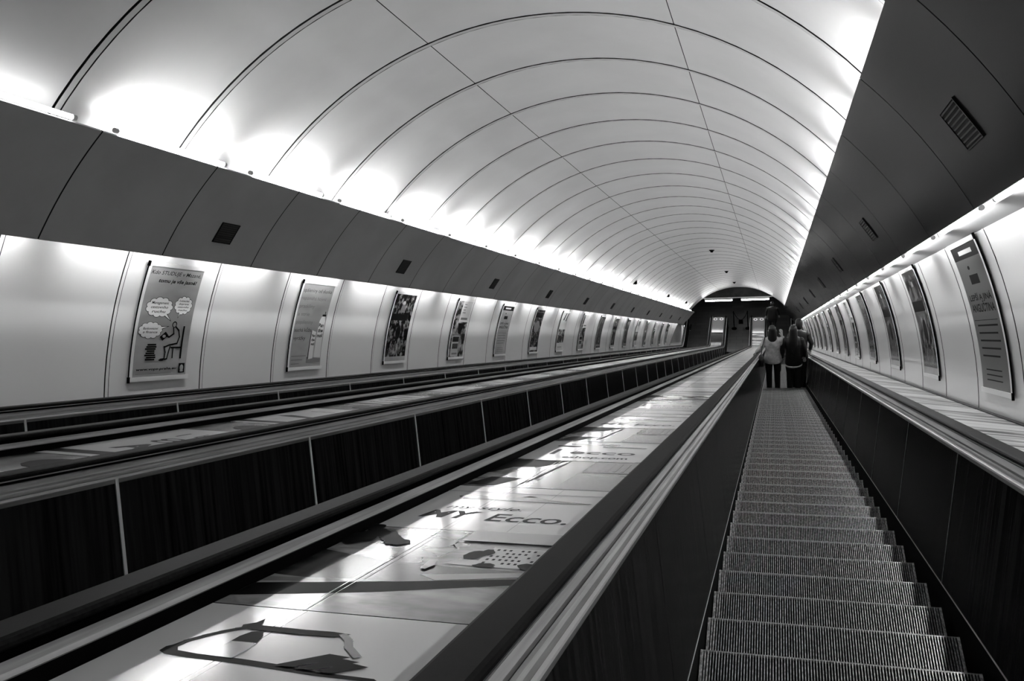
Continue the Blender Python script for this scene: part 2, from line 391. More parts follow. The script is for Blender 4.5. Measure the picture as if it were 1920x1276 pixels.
# ------------------------------------------------------------------ framed posters on the curved walls
PR = 3.168
def poster_art(kind, A, W, H, seed):
    R = lcg(seed)
    if kind == 'study':
        A.rect(0, 0, W, H, 'pgrad')
        A.text('Kdo STUDUJE v Mazané,', W*.5, H*.925, H*.036, 'ink', width=W*.93, bold=.005, shear=.25, align='c')
        A.text('tomu je vše jasné!', W*.56, H*.855, H*.034, 'ink', width=W*.72, bold=.03, shear=.25, align='c')
        def cloud(a, b, ra, rb, tail, lines):
            A.same(1)
            for i in range(11):
                t = 2*PI*i/11; A.disc(a+ra*.8*math.cos(t), b+rb*.78*math.sin(t), ra*.30, rb*.34, 'ink')
            dx, dy = tail[0]-a, tail[1]-b; Ld = math.hypot(dx, dy); ux, uy = dx/Ld, dy/Ld; q0 = (a+dx*.45, b+dy*.45)
            A.poly([(q0[0]-uy*ra*.13, q0[1]+ux*ra*.13), (q0[0]+uy*ra*.13, q0[1]-ux*ra*.13), tail], 'ink')
            A.up(); A.up()
            A.poly([(q0[0]-uy*ra*.09-ux*.01, q0[1]+ux*ra*.09-uy*.01), (q0[0]+uy*ra*.09-ux*.01, q0[1]-ux*ra*.09-uy*.01), (q0[0]+(tail[0]-q0[0])*.8, q0[1]+(tail[1]-q0[1])*.8)], 'pw')
            for i in range(11):
                t = 2*PI*i/11; A.disc(a+ra*.8*math.cos(t), b+rb*.78*math.sin(t), ra*.26, rb*.29, 'pw')
            A.disc(a, b, ra*.86, rb*.86, 'pw'); A.same(1)
            for j, l in enumerate(lines):
                n_ = len(lines); A.text(l, a, b+(n_/2-j-.8)*rb*(.36 if n_ > 3 else .46), rb*(.22 if n_ > 3 else .3), 'ink', bold=.012, shear=.2, align='c', width=ra*1.35*(.6+.4*min(1, len(l)/10)))
            A.same(0)
        cloud(W*.33, H*.63, W*.23, H*.085, (W*.60, H*.50), ['Management', 'cestovního', 'ruchu'])
        cloud(W*.77, H*.655, W*.16, H*.08, (W*.70, H*.53), ['Letecká', 'doprava', 'cestovního', 'ruchu'])
        cloud(W*.24, H*.42, W*.20, H*.07, (W*.58, H*.46), ['Bankovnictví', 'a finance'])
        # seated reader
        k = .014
        A.disc(W*.67, H*.475, W*.045, H*.03, 'ink'); A.disc(W*.67, H*.473, W*.03, H*.021, 'pgrad')
        A.line([(W*.70, H*.455), (W*.77, H*.42), (W*.80, H*.36), (W*.77, H*.30), (W*.62, H*.285), (W*.55, H*.27)], k, 'ink')
        A.line([(W*.66, H*.44), (W*.68, H*.39), (W*.60, H*.36), (W*.54, H*.37)], k, 'ink')
        A.line([(W*.53, H*.27), (W*.56, H*.22), (W*.55, H*.16), (W*.48, H*.155)], k, 'ink')
        A.line([(W*.64, H*.27), (W*.62, H*.22), (W*.60, H*.16), (W*.56, H*.155)], k, 'ink')
        A.poly([(W*.42, H*.36), (W*.52, H*.41), (W*.58, H*.375), (W*.48, H*.325)], 'ink')
        A.disc(W*.50, H*.367, W*.03, H*.014, 'pgrad')
        A.line([(W*.86, H*.45), (W*.86, H*.17)], k*1.6, 'ink'); A.line([(W*.66, H*.262), (W*.86, H*.262)], k, 'ink'); A.line([(W*.70, H*.26), (W*.70, H*.17)], k, 'ink')
        A.disc(W*.495, H*.15, W*.05, H*.009, 'ink')
        A.same(1)
        for i in range(8): A.rect(W*(.20+.02*math.sin(i*2.1)), H*(.15+i*.019), W*(.37+.015*math.sin(i*1.3)), H*(.165+i*.019), 'ink', 1)
        A.same(0); A.text('www.vops-praha.eu', W*.43, H*.062, H*.022, 'ink', width=W*.74, bold=.03, shear=.2, align='c')
        A.rect(W*.05, H*.03, W*.70, H*.034, 'ink2', 1)
        A.rect(W*.84, H*.025, W*.96, H*.115, 'ink', 2); A.disc(W*.90, H*.072, W*.035, H*.03, 'pgrad'); A.rect(W*.87, H*.035, W*.93, H*.05, 'pgrad', 1)
    elif kind == 'cream':
        A.rect(0, 0, W, H, 'pgrad')
        for i, t in enumerate(['spáleniny od slunka', 'napomáhá hojení', 'praskliny', 'a strie', 'popáleniny', 'suchá kůže', 'vyrážky']):
            A.text(t, W*.05, H*(.895-i*.095), H*.045, 'ink2' if i in (1, 2, 3, 4) else 'ink', width=W*min(.9, .052*len(t)), bold=-.005)
        for i in range(3): A.rect(W*.05, H*(.13-.045*i), W*(.5-.1*i), H*(.137-.045*i), 'ink2', 1)
        A.poly([(W*.52, H*.05), (W*.98, H*.05), (W*.98, H*.10), (W*.52, H*.12)], 'g50')
        A.poly([(W*.58, H*.09), (W*.72, H*.10), (W*.74, H*.42), (W*.60, H*.44)], 'pw'); A.poly([(W*.55, H*.10), (W*.58, H*.09), (W*.60, H*.44), (W*.58, H*.43)], 'g30')
        A.poly([(W*.76, H*.11), (W*.97, H*.11), (W*.97, H*.55), (W*.93, H*.61), (W*.83, H*.61), (W*.78, H*.55)], 'pw')
        A.rect(W*.84, H*.61, W*.96, H*.635, 'ink'); A.rect(W*.91, H*.635, W*.93, H*.67, 'ink', 1)
        for i, t in enumerate(['Pan', 'the', 'nol']):
            A.text(t, W*.865, H*(.48-i*.062), H*.045, 'ink', width=W*.16, bold=.03, align='c'); A.text(t, W*.67, H*(.36-i*.05), H*.032, 'ink', width=W*.10, bold=.03, align='c')
    elif kind == 'night':
        A.rect(0, 0, W, H, 'pdark')
        A.rect(0, H*.60, W*.82, H*.70, 'ink'); A.disc(W*.5, H*.84, W*.22, H*.10, 'pdark')
        A.disc(W*.48, H*.86, W*.07, H*.035, 'g70'); A.poly([(W*.36, H*.72), (W*.62, H*.72), (W*.54, H*.84), (W*.42, H*.84)], 'g50')
        A.disc(W*.5, H*.42, W*.12, H*.1, 'ink')
        A.same(1)
        for i in range(9): A.line([(W*(.2+.075*i), H*(.12+.03*math.sin(i))), (W*(.24+.07*i), H*(.26+.03*math.cos(i*2)))], .008, 'g70')
        A.same(0); A.rect(0, 0, W, H*.07, 'pgrad')
    elif kind == 'mixed':
        A.rect(0, 0, W, H, 'pmid'); A.rect(W*.35, H*.62, W, H, 'pw'); A.rect(W*.45, H*.66, W*.9, H*.7, 'g50', 1)
        for i in range(4): A.rect(W*.46, H*(.93-.05*i), W*(.62+.05*(i % 2)), H*(.945-.05*i), 'ink2', 1)
        A.rect(W*.12, H*.02, W*.62, H*.38, 'g70'); A.rect(W*.18, H*.27, W*.6, H*.36, 'ink'); A.rect(W*.2, H*.15, W*.58, H*.24, 'g30')
        A.rect(W*.2, H*.05, W*.55, H*.08, 'ink2', 1); A.poly([(W*.35, H*.6), (W*.8, H*.6), (W*.62, H*.4), (W*.45, H*.42)], 'ink')
    elif kind in ('english', 'english2'):
        A.rect(0, 0, W, H, 'pgrad' if kind == 'english' else 'pdk'); A.rect(0, H*.9, W, H, 'ink'); A.rect(W*.25, H*.93, W*.75, H*.96, 'pw', 1)
        A.disc(W*.42, H*.835, W*.04, H*.014, 'ink'); A.rect(W*.34, H*.72, W*.66, H*.785, 'ink', 1)
        A.text('LEPŠÍ A JINÁ', W*.5, H*.61, H*.04, 'ink', width=W*.8, align='c', bold=.02); A.text('ANGLIČTINA', W*.5, H*.53, H*.055, 'ink', width=W*.82, align='c', bold=.02)
        for i in range(5): A.rect(W*.14, H*(.43-.052*i), W*(.86-.1*(i == 4)-.04*(i % 2)), H*(.442-.052*i), ('ink2' if kind == 'english' else 'ink'), 1)
        A.rect(W*.06, H*.47, W*.9, H*.474, ('ink2' if kind == 'english' else 'ink'), 1)
        for i in range(3): A.rect(W*.2, H*(.13-.035*i), W*.75, H*(.138-.035*i), ('ink2' if kind == 'english' else 'ink'), 1)
    elif kind == 'light':
        A.rect(0, 0, W, H, 'pw'); A.poly([(W*.3, H*.8), (W*.5, H*.98), (W*.62, H*.98), (W*.45, H*.78)], 'ink'); A.poly([(W*.66, H*.78), (W*.8, H*.97), (W*.9, H*.97), (W*.8, H*.76)], 'ink')
        A.rect(0, H*.2, W, H*.55, 'pmid'); A.disc(W*.5, H*.3, W*.25, H*.08, 'g30'); A.rect(W*.2, H*.08, W*.8, H*.1, 'ink2', 1)
    else:
        A.rect(0, 0, W, H, 'pdark' if seed % 3 else 'pmid')
        A.rect(W*.12, H*(.78+.1*R.random()), W*.85, H*.93, 'g50' if seed % 2 else 'ink', 2)
        A.disc(W*.5, H*(.4+.2*R.random()), W*.3, H*.14, 'g30' if seed % 2 else 'g50')
        A.rect(W*.1, H*.05, W*.9, H*.12, 'pw' if seed % 4 == 0 else 'ink2', 1)
def framed_poster(side, s0, W, kind, lab, seed):
    aT, aB = (math.radians(68.3), math.radians(84.8)) if side < 0 else (math.radians(69.3), math.radians(87.9))
    H = PR*(aB-aT)
    def f(a, b, l):
        an = aB-(aB-aT)*(b/H); r = PR-.006-.0005*l
        s = s0+a if side < 0 else s0+W-a
        return (TC+side*r*math.sin(an), s, TW+r*math.cos(an))
    base = f(0, 0, 0)
    t = tempty('framed_poster', base, label=lab, cat='poster', group='framed posters on the %s wall' % ('left' if side < 0 else 'right'))
    def rail(name, a0, b0, a1, b1, d0, d1, m, lab=None, own=None):
        mb = MB(); nb = max(1, int(abs(b1-b0)/.08)); vs = []
        for i in range(nb+1):
            b = b0+(b1-b0)*i/nb
            for (a, l) in ((a0, d0), (a1, d0), (a1, d1), (a0, d1)): vs.append(f(a, b, l))
        fs = []
        for i in range(nb):
            for j in range(4): fs.append((4*i+j, 4*i+(j+1) % 4, 4*i+4+(j+1) % 4, 4*i+4+j))
        fs += [(3, 2, 1, 0), (4*nb, 4*nb+1, 4*nb+2, 4*nb+3)]
        mb.add(vs, [q[::-1] for q in fs] if side > 0 else fs, m); return part(own or t, name, mb, lab)
    A = Art(f, flip=(side < 0)); 
    A.flip = None                                # curved sheet: slice tall shapes
    poster_art(kind, A, W, H, seed); part(t, 'poster_sheet', A.mb)
    bk = MB()
    rail('backing_board', 0, 0, W, H, -10, -1, 'blackp')
    near = 0 if side < 0 else W
    sg = -1 if side < 0 else 1
    rt = rail('top_rail', -.03, H-.005, W+.03, H+.028, -4, 16, 'alub'); rb_ = rail('bottom_rail', -.03, -.03, W+.03, .005, -4, 16, 'alub')
    rail('side_rail', near, 0, near+sg*.032, H, -4, 14, 'alub'); rail('side_rail', near+sg*.032, 0, near+sg*.039, H, -4, 10, 'blackp', 'black edge strip')
    rail('end_cap', near+sg*.03, H-.008, near+sg*.05, H+.034, -4, 24, 'blackp', own=rt); rail('end_cap', near+sg*.03, -.038, near+sg*.05, .010, -4, 24, 'blackp', own=rb_)
L_KIND = [('study', 'cartoon reader under three speech clouds on a grey poster, nearest frame on the left wall'),
          ('cream', 'poster with two white tubes and a column of words, second frame on the left wall'),
          ('night', 'dark poster of a lit figure above candles, third frame on the left wall'),
          ('mixed', 'half dark half white poster, fourth frame on the left wall'),
          ('english', 'pale text poster with a black header, fifth frame on the left wall'),
          ('dark', 'dark picture poster, sixth frame on the left wall'), ('light', 'pale poster with dark middle, seventh frame on the left wall')]
for k in range(16):
    kd, lb = L_KIND[k] if k < 7 else (['dark', 'mixed', 'dark', 'night', 'dark', 'light'][k % 6], None)
    lb = lb or 'narrow framed poster on the left wall, %s frame from the near end' % ordn(k)
    framed_poster(-1, 6.16+2.42*k+.02*k, .69, kd, lb, k+3)
R_KIND = [('english2', 'grey text poster with dark header on the right wall, nearest frame'), ('night', 'dark glossy poster on the right wall, second frame from the near end')]
for k in range(-1, 14):
    kd, lb = R_KIND[k] if 0 <= k < 2 else (['dark', 'mixed', 'night'][k % 3], 'dark framed poster on the right wall, %s frame from the near end' % ordn(max(k, 0)))
    if k < 0: continue
    framed_poster(1, 6.50+2.695*k, .84, kd, lb, k+40)

# ------------------------------------------------------------------ escalators
FRAME[0] = ORGF
PAN_E0, PAN_H0, PAN_E1, PAN_H1 = .492, .076, .561, .674
RISE = [0, 0, .03]                                # the left escalator lies slightly higher
def lerp_frames(s0, s1):                           # straight piece of slope
    return [(s0, WN, 0., 1.), (s1, WN, 0., 1.)]
def escalator(ci, name, lab, joff, bright_left, steps):
    cx = EC[ci]
    t = tempty('escalator', (cx, 0, WN), label=lab, cat='escalator', group='escalators side by side')
    pmesh = {}
    for sx in (-1, 1):
        j = joff[0] if sx < 0 else joff[1]
        pj = 1.43 if sx < 0 else 1.55
        js = [j+pj*k for k in range(-6, 40) if S0+.3 < j+pj*k < S1-.2]
        segs = list(zip([S0]+js, js+[S1]))
        prof = [(PAN_E0, PAN_H0), (PAN_E1, PAN_H1), (PAN_E1+.02, PAN_H1), (PAN_E0+.02, PAN_H0)]
        for i, (a, b) in enumerate(segs):
            mb = MB(); mb.sweep(prof, [(a+.004, WN, 0, 1), (b-.004, WN, 0, 1)], 'black', sx=sx, cx=cx); pn = part(t, 'balustrade_panel', mb)
            if sx > 0 and i:
                mb = MB(); mb.sweep([(PAN_E0-.002, PAN_H0), (PAN_E1-.002, PAN_H1), (PAN_E1+.004, PAN_H1), (PAN_E0+.004, PAN_H0)], [(a-.0035, WN, 0, 1), (a+.0035, WN, 0, 1)], 'ledge', sx=sx, cx=cx)
                part(pn, 'joint_strip', mb, 'thin grey joint strip')
            if bright_left and sx < 0 and i:
                mb = MB(); mb.sweep([(PAN_E0-.004, PAN_H0), (PAN_E1-.004, PAN_H1), (PAN_E1+.004, PAN_H1), (PAN_E0+.004, PAN_H0)], [(a-.008, WN, 0, 1), (a+.008, WN, 0, 1)], 'alub', sx=sx, cx=cx)
                part(pn, 'joint_strip', mb, 'thin bright joint strip')
        fe = frames(S1-.01)
        mb = MB(); mb.sweep(prof, fe, 'black', sx=sx, cx=cx); part(t, 'balustrade_panel', mb)
        mb = MB(); mb.sweep([(PAN_E0+.022, PAN_H0-.3), (PAN_E1+.02, PAN_H1), (PAN_E1+.03, PAN_H1), (PAN_E0+.03, PAN_H0-.3)], FR, 'blackp', sx=sx, cx=cx); part(t, 'panel_backing', mb)
        mb = MB(); mb.sweep([(.4965, -.25), (.4965, PAN_H0), (.508, PAN_H0), (.508, -.25)], FR, 'blackp', sx=sx, cx=cx)
        mb.sweep([(.4905, PAN_H0-.006), (.4905, PAN_H0+.001), (.500, PAN_H0+.001), (.500, PAN_H0-.006)], FR, 'alub', sx=sx, cx=cx); part(t, 'skirt', mb)
        # inner trim band, groove, cap strips, outer flange
        mb = MB(); mb.sweep([(.557, .668), (.558, .677), (.565, .678), (.573, .681), (.579, .686), (.583, .692), (.583, .62), (.564, .62)], FR, 'ledge', sx=sx, cx=cx)
        mb.sweep([(.555, .672), (.555, .679), (.563, .6795), (.563, .672)], FR, 'alub', sx=sx, cx=cx); part(t, 'inner_trim', mb, 'brushed metal trim')
        mb = MB(); mb.sweep([(.588, .66), (.588, .698), (.600, .716), (.606, .716), (.606, .66)], FR, 'aluc', sx=sx, cx=cx)
        mb.sweep([(.5835, .728), (.5835, .732), (.588, .732), (.588, .728)], FR, 'alu', sx=sx, cx=cx); part(t, 'cap_strip', mb)  # second sweep: thin metal edge added to draw the handrail's inner highlight
        mb = MB(); mb.sweep([(.583, .64), (.583, .672), (.672, .672), (.672, .64)], FR, 'blackp', sx=sx, cx=cx)
        mb.sweep([(.612, .67), (.612, .735), (.638, .735), (.638, .67)], FR, 'blackp', sx=sx, cx=cx); part(t, 'handrail_guide', mb)
        mb = MB(); mb.sweep([(.664, .69), (.664, .718), (.669, .7205), (.683, .710), (.686, .702), (.684, .699)], FR, 'aluc', sx=sx, cx=cx)
        mb.sweep([(.672, .64), (.672, .70), (.683, .70), (.686, .676), (.686, .64)], FR, 'blackp', sx=sx, cx=cx); part(t, 'cap_strip', mb)
        # handrail with a newel turn at the lower end
        fh = list(FR); s, w, ns, nw = fh[-1]; rad = .34
        tdir = (nw, -ns)
        ctr_h = .750-rad
        for i in range(1, 13):
            a = PI*i/12
            n2 = (ns*math.cos(a)+tdir[0]*math.sin(a), nw*math.cos(a)+tdir[1]*math.sin(a))
            cs, cw = s+ns*ctr_h, w+nw*ctr_h
            fh.append((cs-n2[0]*ctr_h, cw-n2[1]*ctr_h, n2[0], n2[1]))
        hp = [(.583, .742), (.586, .748), (.593, .751), (.655, .751), (.662, .748), (.665, .742), (.665, .736), (.660, .731), (.588, .731), (.583, .736)]
        mb = MB(); mb.sweep(hp, fh, 'rub', sx=sx, cx=cx); part(t, 'handrail', mb, 'black rubber handrail')
        # newel end: dark rounded body
        mb = MB(); n = 14; vs = []
        cs, cw = s+ns*ctr_h, w+nw*ctr_h
        for e in (.596, .652):
            for i in range(n+1):
                a = PI*i/n; q = rad-.03
                vs.append((cx+sx*e, cs+q*(ns*math.cos(a)+tdir[0]*math.sin(a)), cw+q*(nw*math.cos(a)+tdir[1]*math.sin(a))))
        mb.add(vs, [tuple(range(n+1)), tuple(range(n+1, 2*n+2))[::-1]]+[(i, n+1+i, n+2+i, i+1) for i in range(n)], 'blackp'); part(t, 'newel', mb)
        mb = MB()
        mb.sweep([(.52, -.05), (.52, .66), (.68, .66), (.68, -.05)], [(s, w, ns, nw), (s+.05*tdir[0], w+.05*tdir[1], ns, nw)], 'blackp', sx=sx, cx=cx); part(t, 'balustrade_end', mb)
    # steps
    ch, hw = -.010, .478
    def step_mb(detail):
        mb = MB(); D, Hh = .355, .205              # tread depth (horizontal), riser
        # local frame: nosing edge at origin, in tunnel axes; horizontal dir toward viewer: (-cos30, -.5)
        c30, s30 = math.cos(math.radians(30)), .5
        def q(x, back, up):                        # back toward the viewer (up the slope), up = vertical
            return (x, -back*c30 - up*s30, -back*s30 + up*c30)
        def bx(x0, x1, b0, b1, z0, z1, m):
            vs = [q(x0,b0,z0),q(x1,b0,z0),q(x1,b1,z0),q(x0,b1,z0),q(x0,b0,z1),q(x1,b0,z1),q(x1,b1,z1),q(x0,b1,z1)]
            mb.add(vs, [(0,1,2,3),(4,7,6,5),(0,4,5,1),(1,5,6,2),(2,6,7,3),(3,7,4,0)], m)
        bx(-hw, hw, 0, D+.03, -.04, -.010, 'treadg')
        bx(-hw, hw, -.0, .02, -Hh-.02, -.04, 'treadg')
        for sd in (-1, 1): bx(sd*hw-.003, sd*hw+.003, 0, D, -.012, .002, 'tread')
        bx(-hw, hw, -.003, .004, -.012, -.0015, 'nose')
        if detail:
            n = 94; w_ = 2*hw/n
            for i in range(n):
                x = -hw+(i+.5)*w_; k = .0017 if 3 <= i < n-3 else .0028
                bx(x-k, x+k, 0, D, -.012, 0, 'tread')
                mb.add([q(x-k, 0, 0), q(x+k, 0, 0), q(x+k, -.006, -.02), q(x-k, -.006, -.02), q(x-k, -.006, -Hh), q(x+k, -.006, -Hh)], [(0,3,2,1), (3,4,5,2)], 'treadg')
        else:
            bx(-hw, hw, 0, D, -.010, -.001, 'treadg')
        return mb
    sm = step_mb(steps).mesh('step')
    s = 3.53-.41*15; n = 0; pos = []
    while s < S1: pos.append((s, WN)); s += .41
    for k in range(6):
        d = s-S1+.41*k*.9; 
        a = min(d/RC, math.radians(30)); ex = max(0, d-RC*math.radians(30))
        pos.append((S1+RC*math.sin(a)+ex*math.cos(math.radians(30)), WN+RC*(1-math.cos(a))+ex*.5))
    pos = [p for p in pos if p[0] > -.5]
    if steps:
        if len(pos) > 100: print('too many steps', len(pos))
        far = pos[100:]; pos = pos[:100]
        for (s, w) in pos:
            o = bpy.data.objects.new('step', sm); C.objects.link(o); o.parent = t; o.location = (ch, s, w-WN)
    else: far = pos
    if far:
        mb = MB()
        for (s, w) in far:
            for poly, mi in zip(sm.polygons, [p.material_index for p in sm.polygons]): pass
            vs = [(v.co.x+cx+ch, v.co.y+s, v.co.z+w) for v in sm.vertices]
            mb.add(vs, [tuple(p.vertices) for p in sm.polygons], 'stone')
        o = part(t, 'step_band', mb); o['kind'] = 'stuff'
    # comb plate on the landing
    s, w, ns, nw = FR[-1]
    mb = MB(); dd = (nw, -ns)
    def cpl(e, l, h): return (cx+e, s+dd[0]*l+ns*h, w+dd[1]*l+nw*h)
    vs = [cpl(-.5,-.5,.0),cpl(.5,-.5,.0),cpl(.5,-.12,.008),cpl(-.5,-.12,.008)]; mb.add(vs, [(0,1,2,3)], 'alub')
    vs = [cpl(-.5,-.12,.008),cpl(.5,-.12,.008),cpl(.5,.5,.008),cpl(-.5,.5,.008)]; mb.add(vs, [(0,1,2,3)], 'dark')
    part(t, 'comb_plate', mb, 'bright metal comb plate')
    t.matrix_world = ORGF @ Matrix.Translation((cx, 0, WN+RISE[ci]))
    return t
escalator(0, 'r', 'nearest escalator on the right, its grooved metal steps carrying the people', (2.70, 4.47), False, True)
escalator(1, 'm', 'middle escalator between the two advertising decks', (2.80, 2.9), True, False)
escalator(2, 'l', 'far left escalator running along the left poster wall', (2.98, 2.9), True, False)

# ------------------------------------------------------------------ decks and their adverts
WD = .676                                          # deck height above the nosing line (w = -.50)
def deck(name, v0, h0, v1, h1, lab):
    mb = MB(); mb.sweep([(v0, h0), (v1, h1), (v1, h1-.1), (v0, h0-.1)], FR, 'deck'); 
    return tobj('balustrade_deck', mb, label=lab, cat='deck', group='decks between the escalators')
D2 = (EC[1]+.688, EC[0]-.688); D1 = (EC[2]+.688, EC[1]-.688)
deck('d', D2[0], WD-.001, D2[1], WD-.001, 'long dark deck with adverts between the nearest and the middle escalator')
deck('d', D1[0], WD+.031, D1[1], WD+.014, 'long dark deck with adverts between the middle and the left escalator')
deck('d', EC[0]+.688, WD-.001, 1.445, WD-.044, 'long deck between the nearest escalator and the right poster wall')
deck('d', -4.87, WD+.0, EC[2]-.688, WD+.028, 'narrow deck between the left escalator and the left poster wall')
def fpt(v, s, h):                                  # point on the path surface
    if s <= S1: return (v, s, WN+h)
    d = s-S1; a = min(d/RC, math.radians(30)); ex = max(0, d-RC*math.radians(30))
    S_, W_ = S1+RC*math.sin(a)+ex*math.cos(math.radians(30)), WN+RC*(1-math.cos(a))+ex*.5
    return (v, S_-math.sin(a)*h, W_+math.cos(a)*h)
def ad(v0, v1, s0, s1, fn, lab, group, slope=0., up=0.):
    W, H = v1-v0, s1-s0
    def f(a, b, l): return fpt(v0+a, s0+b, WD+up+.0012+.0004*l-slope*a)
    A = Art(f); fn(A, W, H)
    b = f(0, 0, 0)
    tobj('deck_advert', A.mb, b, label=lab, cat='advert', group=group)
def seams(A, W, H, m='g50'):
    A.line([(W*.34, 0), (W*.34, H)], .003, m); A.line([(W*.365, 0), (W*.365, H)], .002, m)
def art_sandal(A, W, H):
    A.rect(0, 0, W, H, 'white'); seams(A, W, H)
    b0 = H-.35                                   # art sits at the far end of the sheet
    P = lambda a, b: (a, b0+b)
    sole = [(.07, .115), (.072, .095), (.09, .083), (.13, .078), (.20, .076), (.27, .070), (.36, .060), (.45, .058), (.462, .066), (.455, .072), (.40, .074), (.36, .076), (.30, .088), (.22, .096), (.14, .098), (.10, .104), (.09, .118), (.092, .135), (.08, .132)]
    A.poly([P(*p) for p in sole], 'g10')
    A.line([P(*p) for p in ((.082, .120), (.088, .150), (.102, .180), (.118, .205), (.135, .225), (.150, .236))], .013, 'g10')
    A.poly([P(*p) for p in ((.163, .095), (.205, .093), (.208, .13), (.205, .165), (.158, .165), (.156, .13))], 'g30')
    A.poly([P(*p) for p in ((.158, .165), (.205, .165), (.196, .20), (.182, .225), (.165, .215), (.158, .19))], 'g10')
    A.poly([P(*p) for p in ((.138, .225), (.165, .245), (.150, .285), (.146, .262), (.130, .245))], 'g10')
    A.poly([P(*p) for p in ((.150, .225), (.25, .222), (.315, .225), (.335, .245), (.30, .25), (.25, .248), (.160, .250))], 'g10')
    A.line([P(*p) for p in ((.325, .238), (.345, .215), (.36, .185), (.39, .15))], .014, 'g30')
    A.same(1)
    for q in range(3): A.poly([P(*p) for p in ((.285+.036*q, .082-.004*q), (.315+.036*q, .080-.004*q), (.385+.022*q, .142-.016*q), (.345+.024*q, .148-.014*q))], 'g10')
    A.same(0)
def art_photo_town(A, W, H):
    R = lcg(5)
    A.rect(0, 0, W, H, 'photo'); A.rect(0, 0, W, H*.34, 'sand')
    A.poly([(0, H*.62), (W*.35, H*.52), (W, H*.50), (W, H*.34), (W*.45, H*.26), (0, H*.30)], 'grassp')
    A.poly([(0, H*.20), (W*.5, H*.31), (W*.93, H*.42), (W*.95, H*.36), (W*.5, H*.20), (W*.2, H*.12), (0, H*.07)], 'g10')
    A.poly([(0, H*.27), (W*.3, H*.30), (W*.5, H*.31), (0, H*.22)], 'g50')
    A.poly([(W*.55, H*.40), (W*.97, H*.50), (W, H*.46), (W*.64, H*.35)], 'g70')
    A.rect(W*.70, H*.53, W*.97, H*.78, 'white', 1); A.poly([(W*.58, H*.54), (W*.72, H*.53), (W*.72, H*.60), (W*.62, H*.61)], 'white')
    A.same(1)
    for i in range(9):
        for j in range(5):
            if R.random() < .86: A.rect(W*(.725+.027*i), H*(.57+.042*j), W*(.737+.027*i), H*(.59+.042*j), 'g10', 1)
    A.same(0)
    def bush(x, y, rx, ry):
        A.poly([(x+rx*(.75+.35*R.random())*math.cos(2*PI*q/15), y+ry*(.75+.35*R.random())*math.sin(2*PI*q/15)) for q in range(15)], 'g10')
    bush(W*.75, H*.545, W*.05, H*.03); bush(W*.93, H*.56, W*.05, H*.045); bush(W*.66, H*.66, W*.045, H*.06); bush(W*.70, H*.70, W*.03, H*.05)
    for q in range(7): bush(W*(.02+.04*q), H*(.95-.035*q+.03*R.random()), W*.05, H*.05)
    bush(W*.05, H*.80, W*.08, H*.10)
    A.line([(W*.50, H*.97), (W*.50, H*.80), (W*.46, H*.72)], .004, 'g30'); A.line([(W*.50, H*.80), (W*.56, H*.72), (W*.53, H*.60)], .004, 'g30')
    A.poly([(W*.51, H*.56), (W*.54, H*.57), (W*.56, H*.50), (W*.545, H*.45), (W*.52, H*.46)], 'g70')
    A.rect(W*.52, H*.84, W, H, 'g70', 1); seams(A, W, H, 'g30')
def art_my(A, W, H):
    A.rect(0, 0, W, H, 'white'); seams(A, W, H, 'g70'); A.line([(W*.66, 0), (W*.66, H)], .002, 'g70')
    A.text('MY', W*.11, H*.22, H*.15, 'g10', width=W*.29, bold=.03, shear=.2); A.text('Ecco.', W*.47, H*.20, H*.15, 'g10', width=W*.42, bold=.01, shear=.15)
    A.text('my style.', W*.17, H*.42, H*.07, 'g10', width=W*.42, bold=.0, shear=.3)
    A.poly([(W*.12, H*.71), (W*.16, H*.66), (W*.35, H*.655), (W*.6, H*.64), (W*.8, H*.63), (W*.90, H*.645), (W*.91, H*.66), (W*.80, H*.675), (W*.66, H*.70), (W*.56, H*.76), (W*.52, H*.77), (W*.48, H*.73), (W*.35, H*.74), (W*.18, H*.76)], 'g30')
    A.poly([(W*.48, H*.745), (W*.52, H*.785), (W*.57, H*.76), (W*.55, H*.745)], 'g10')
    A.rect(0, H*.83, W, H*.845, 'g70', 1)
def art_shop(A, W, H):
    A.rect(0, 0, W, H, 'white'); seams(A, W, H, 'g70')
    A.rect(W*.17, H*.25, W*.21, H*.52, 'g10', 1); A.text('ecco', W*.31, H*.30, H*.17, 'g10', width=W*.52, bold=.01)
    A.text('eshop.com', W*.31, H*.10, H*.09, 'g10', width=W*.50, bold=.02)
    A.rect(W*.12, H*.66, W*.32, H*.72, 'g10', 1); A.rect(W*.2, H*.80, W*.62, H*.84, 'g50', 1)
    A.poly([(W*.5, H*.68), (W*.86, H*.66), (W*.87, H*.69), (W*.7, H*.73), (W*.5, H*.74)], 'g50'); A.rect(W*.02, H*.96, W, H*.985, 'g70', 1)
def art_photo2(A, W, H):
    A.rect(0, 0, W, H, 'photo'); A.poly([(0, H*.42), (0, H), (W*.42, H), (W*.35, H*.8), (W*.28, H*.7), (W*.1, H*.66)], 'g10')
    A.poly([(W*.02, H*.05), (W*.2, H*.02), (W*.3, H*.28), (W*.08, H*.3)], 'g10')
    A.line([(W*.34, H*.1), (W*.38, H*.3), (W*.40, H*.6), (W*.44, H*.98)], .012, 'g10')
    A.poly([(W*.42, 0), (W*.6, 0), (W*.62, H), (W*.44, H)], 'g70'); A.poly([(W*.58, 0), (W, 0), (W, H*.42), (W*.6, H*.5)], 'g50')
    A.rect(W*.62, H*.55, W*.98, H*.95, 'g30', 1)
    for i in range(6): A.rect(W*(.65+.055*i), H*.6, W*(.67+.055*i), H*.9, 'g50', 1)
    A.rect(W*.03, H*.96, W*.9, H*.99, 'g30', 1); seams(A, W, H, 'g30')
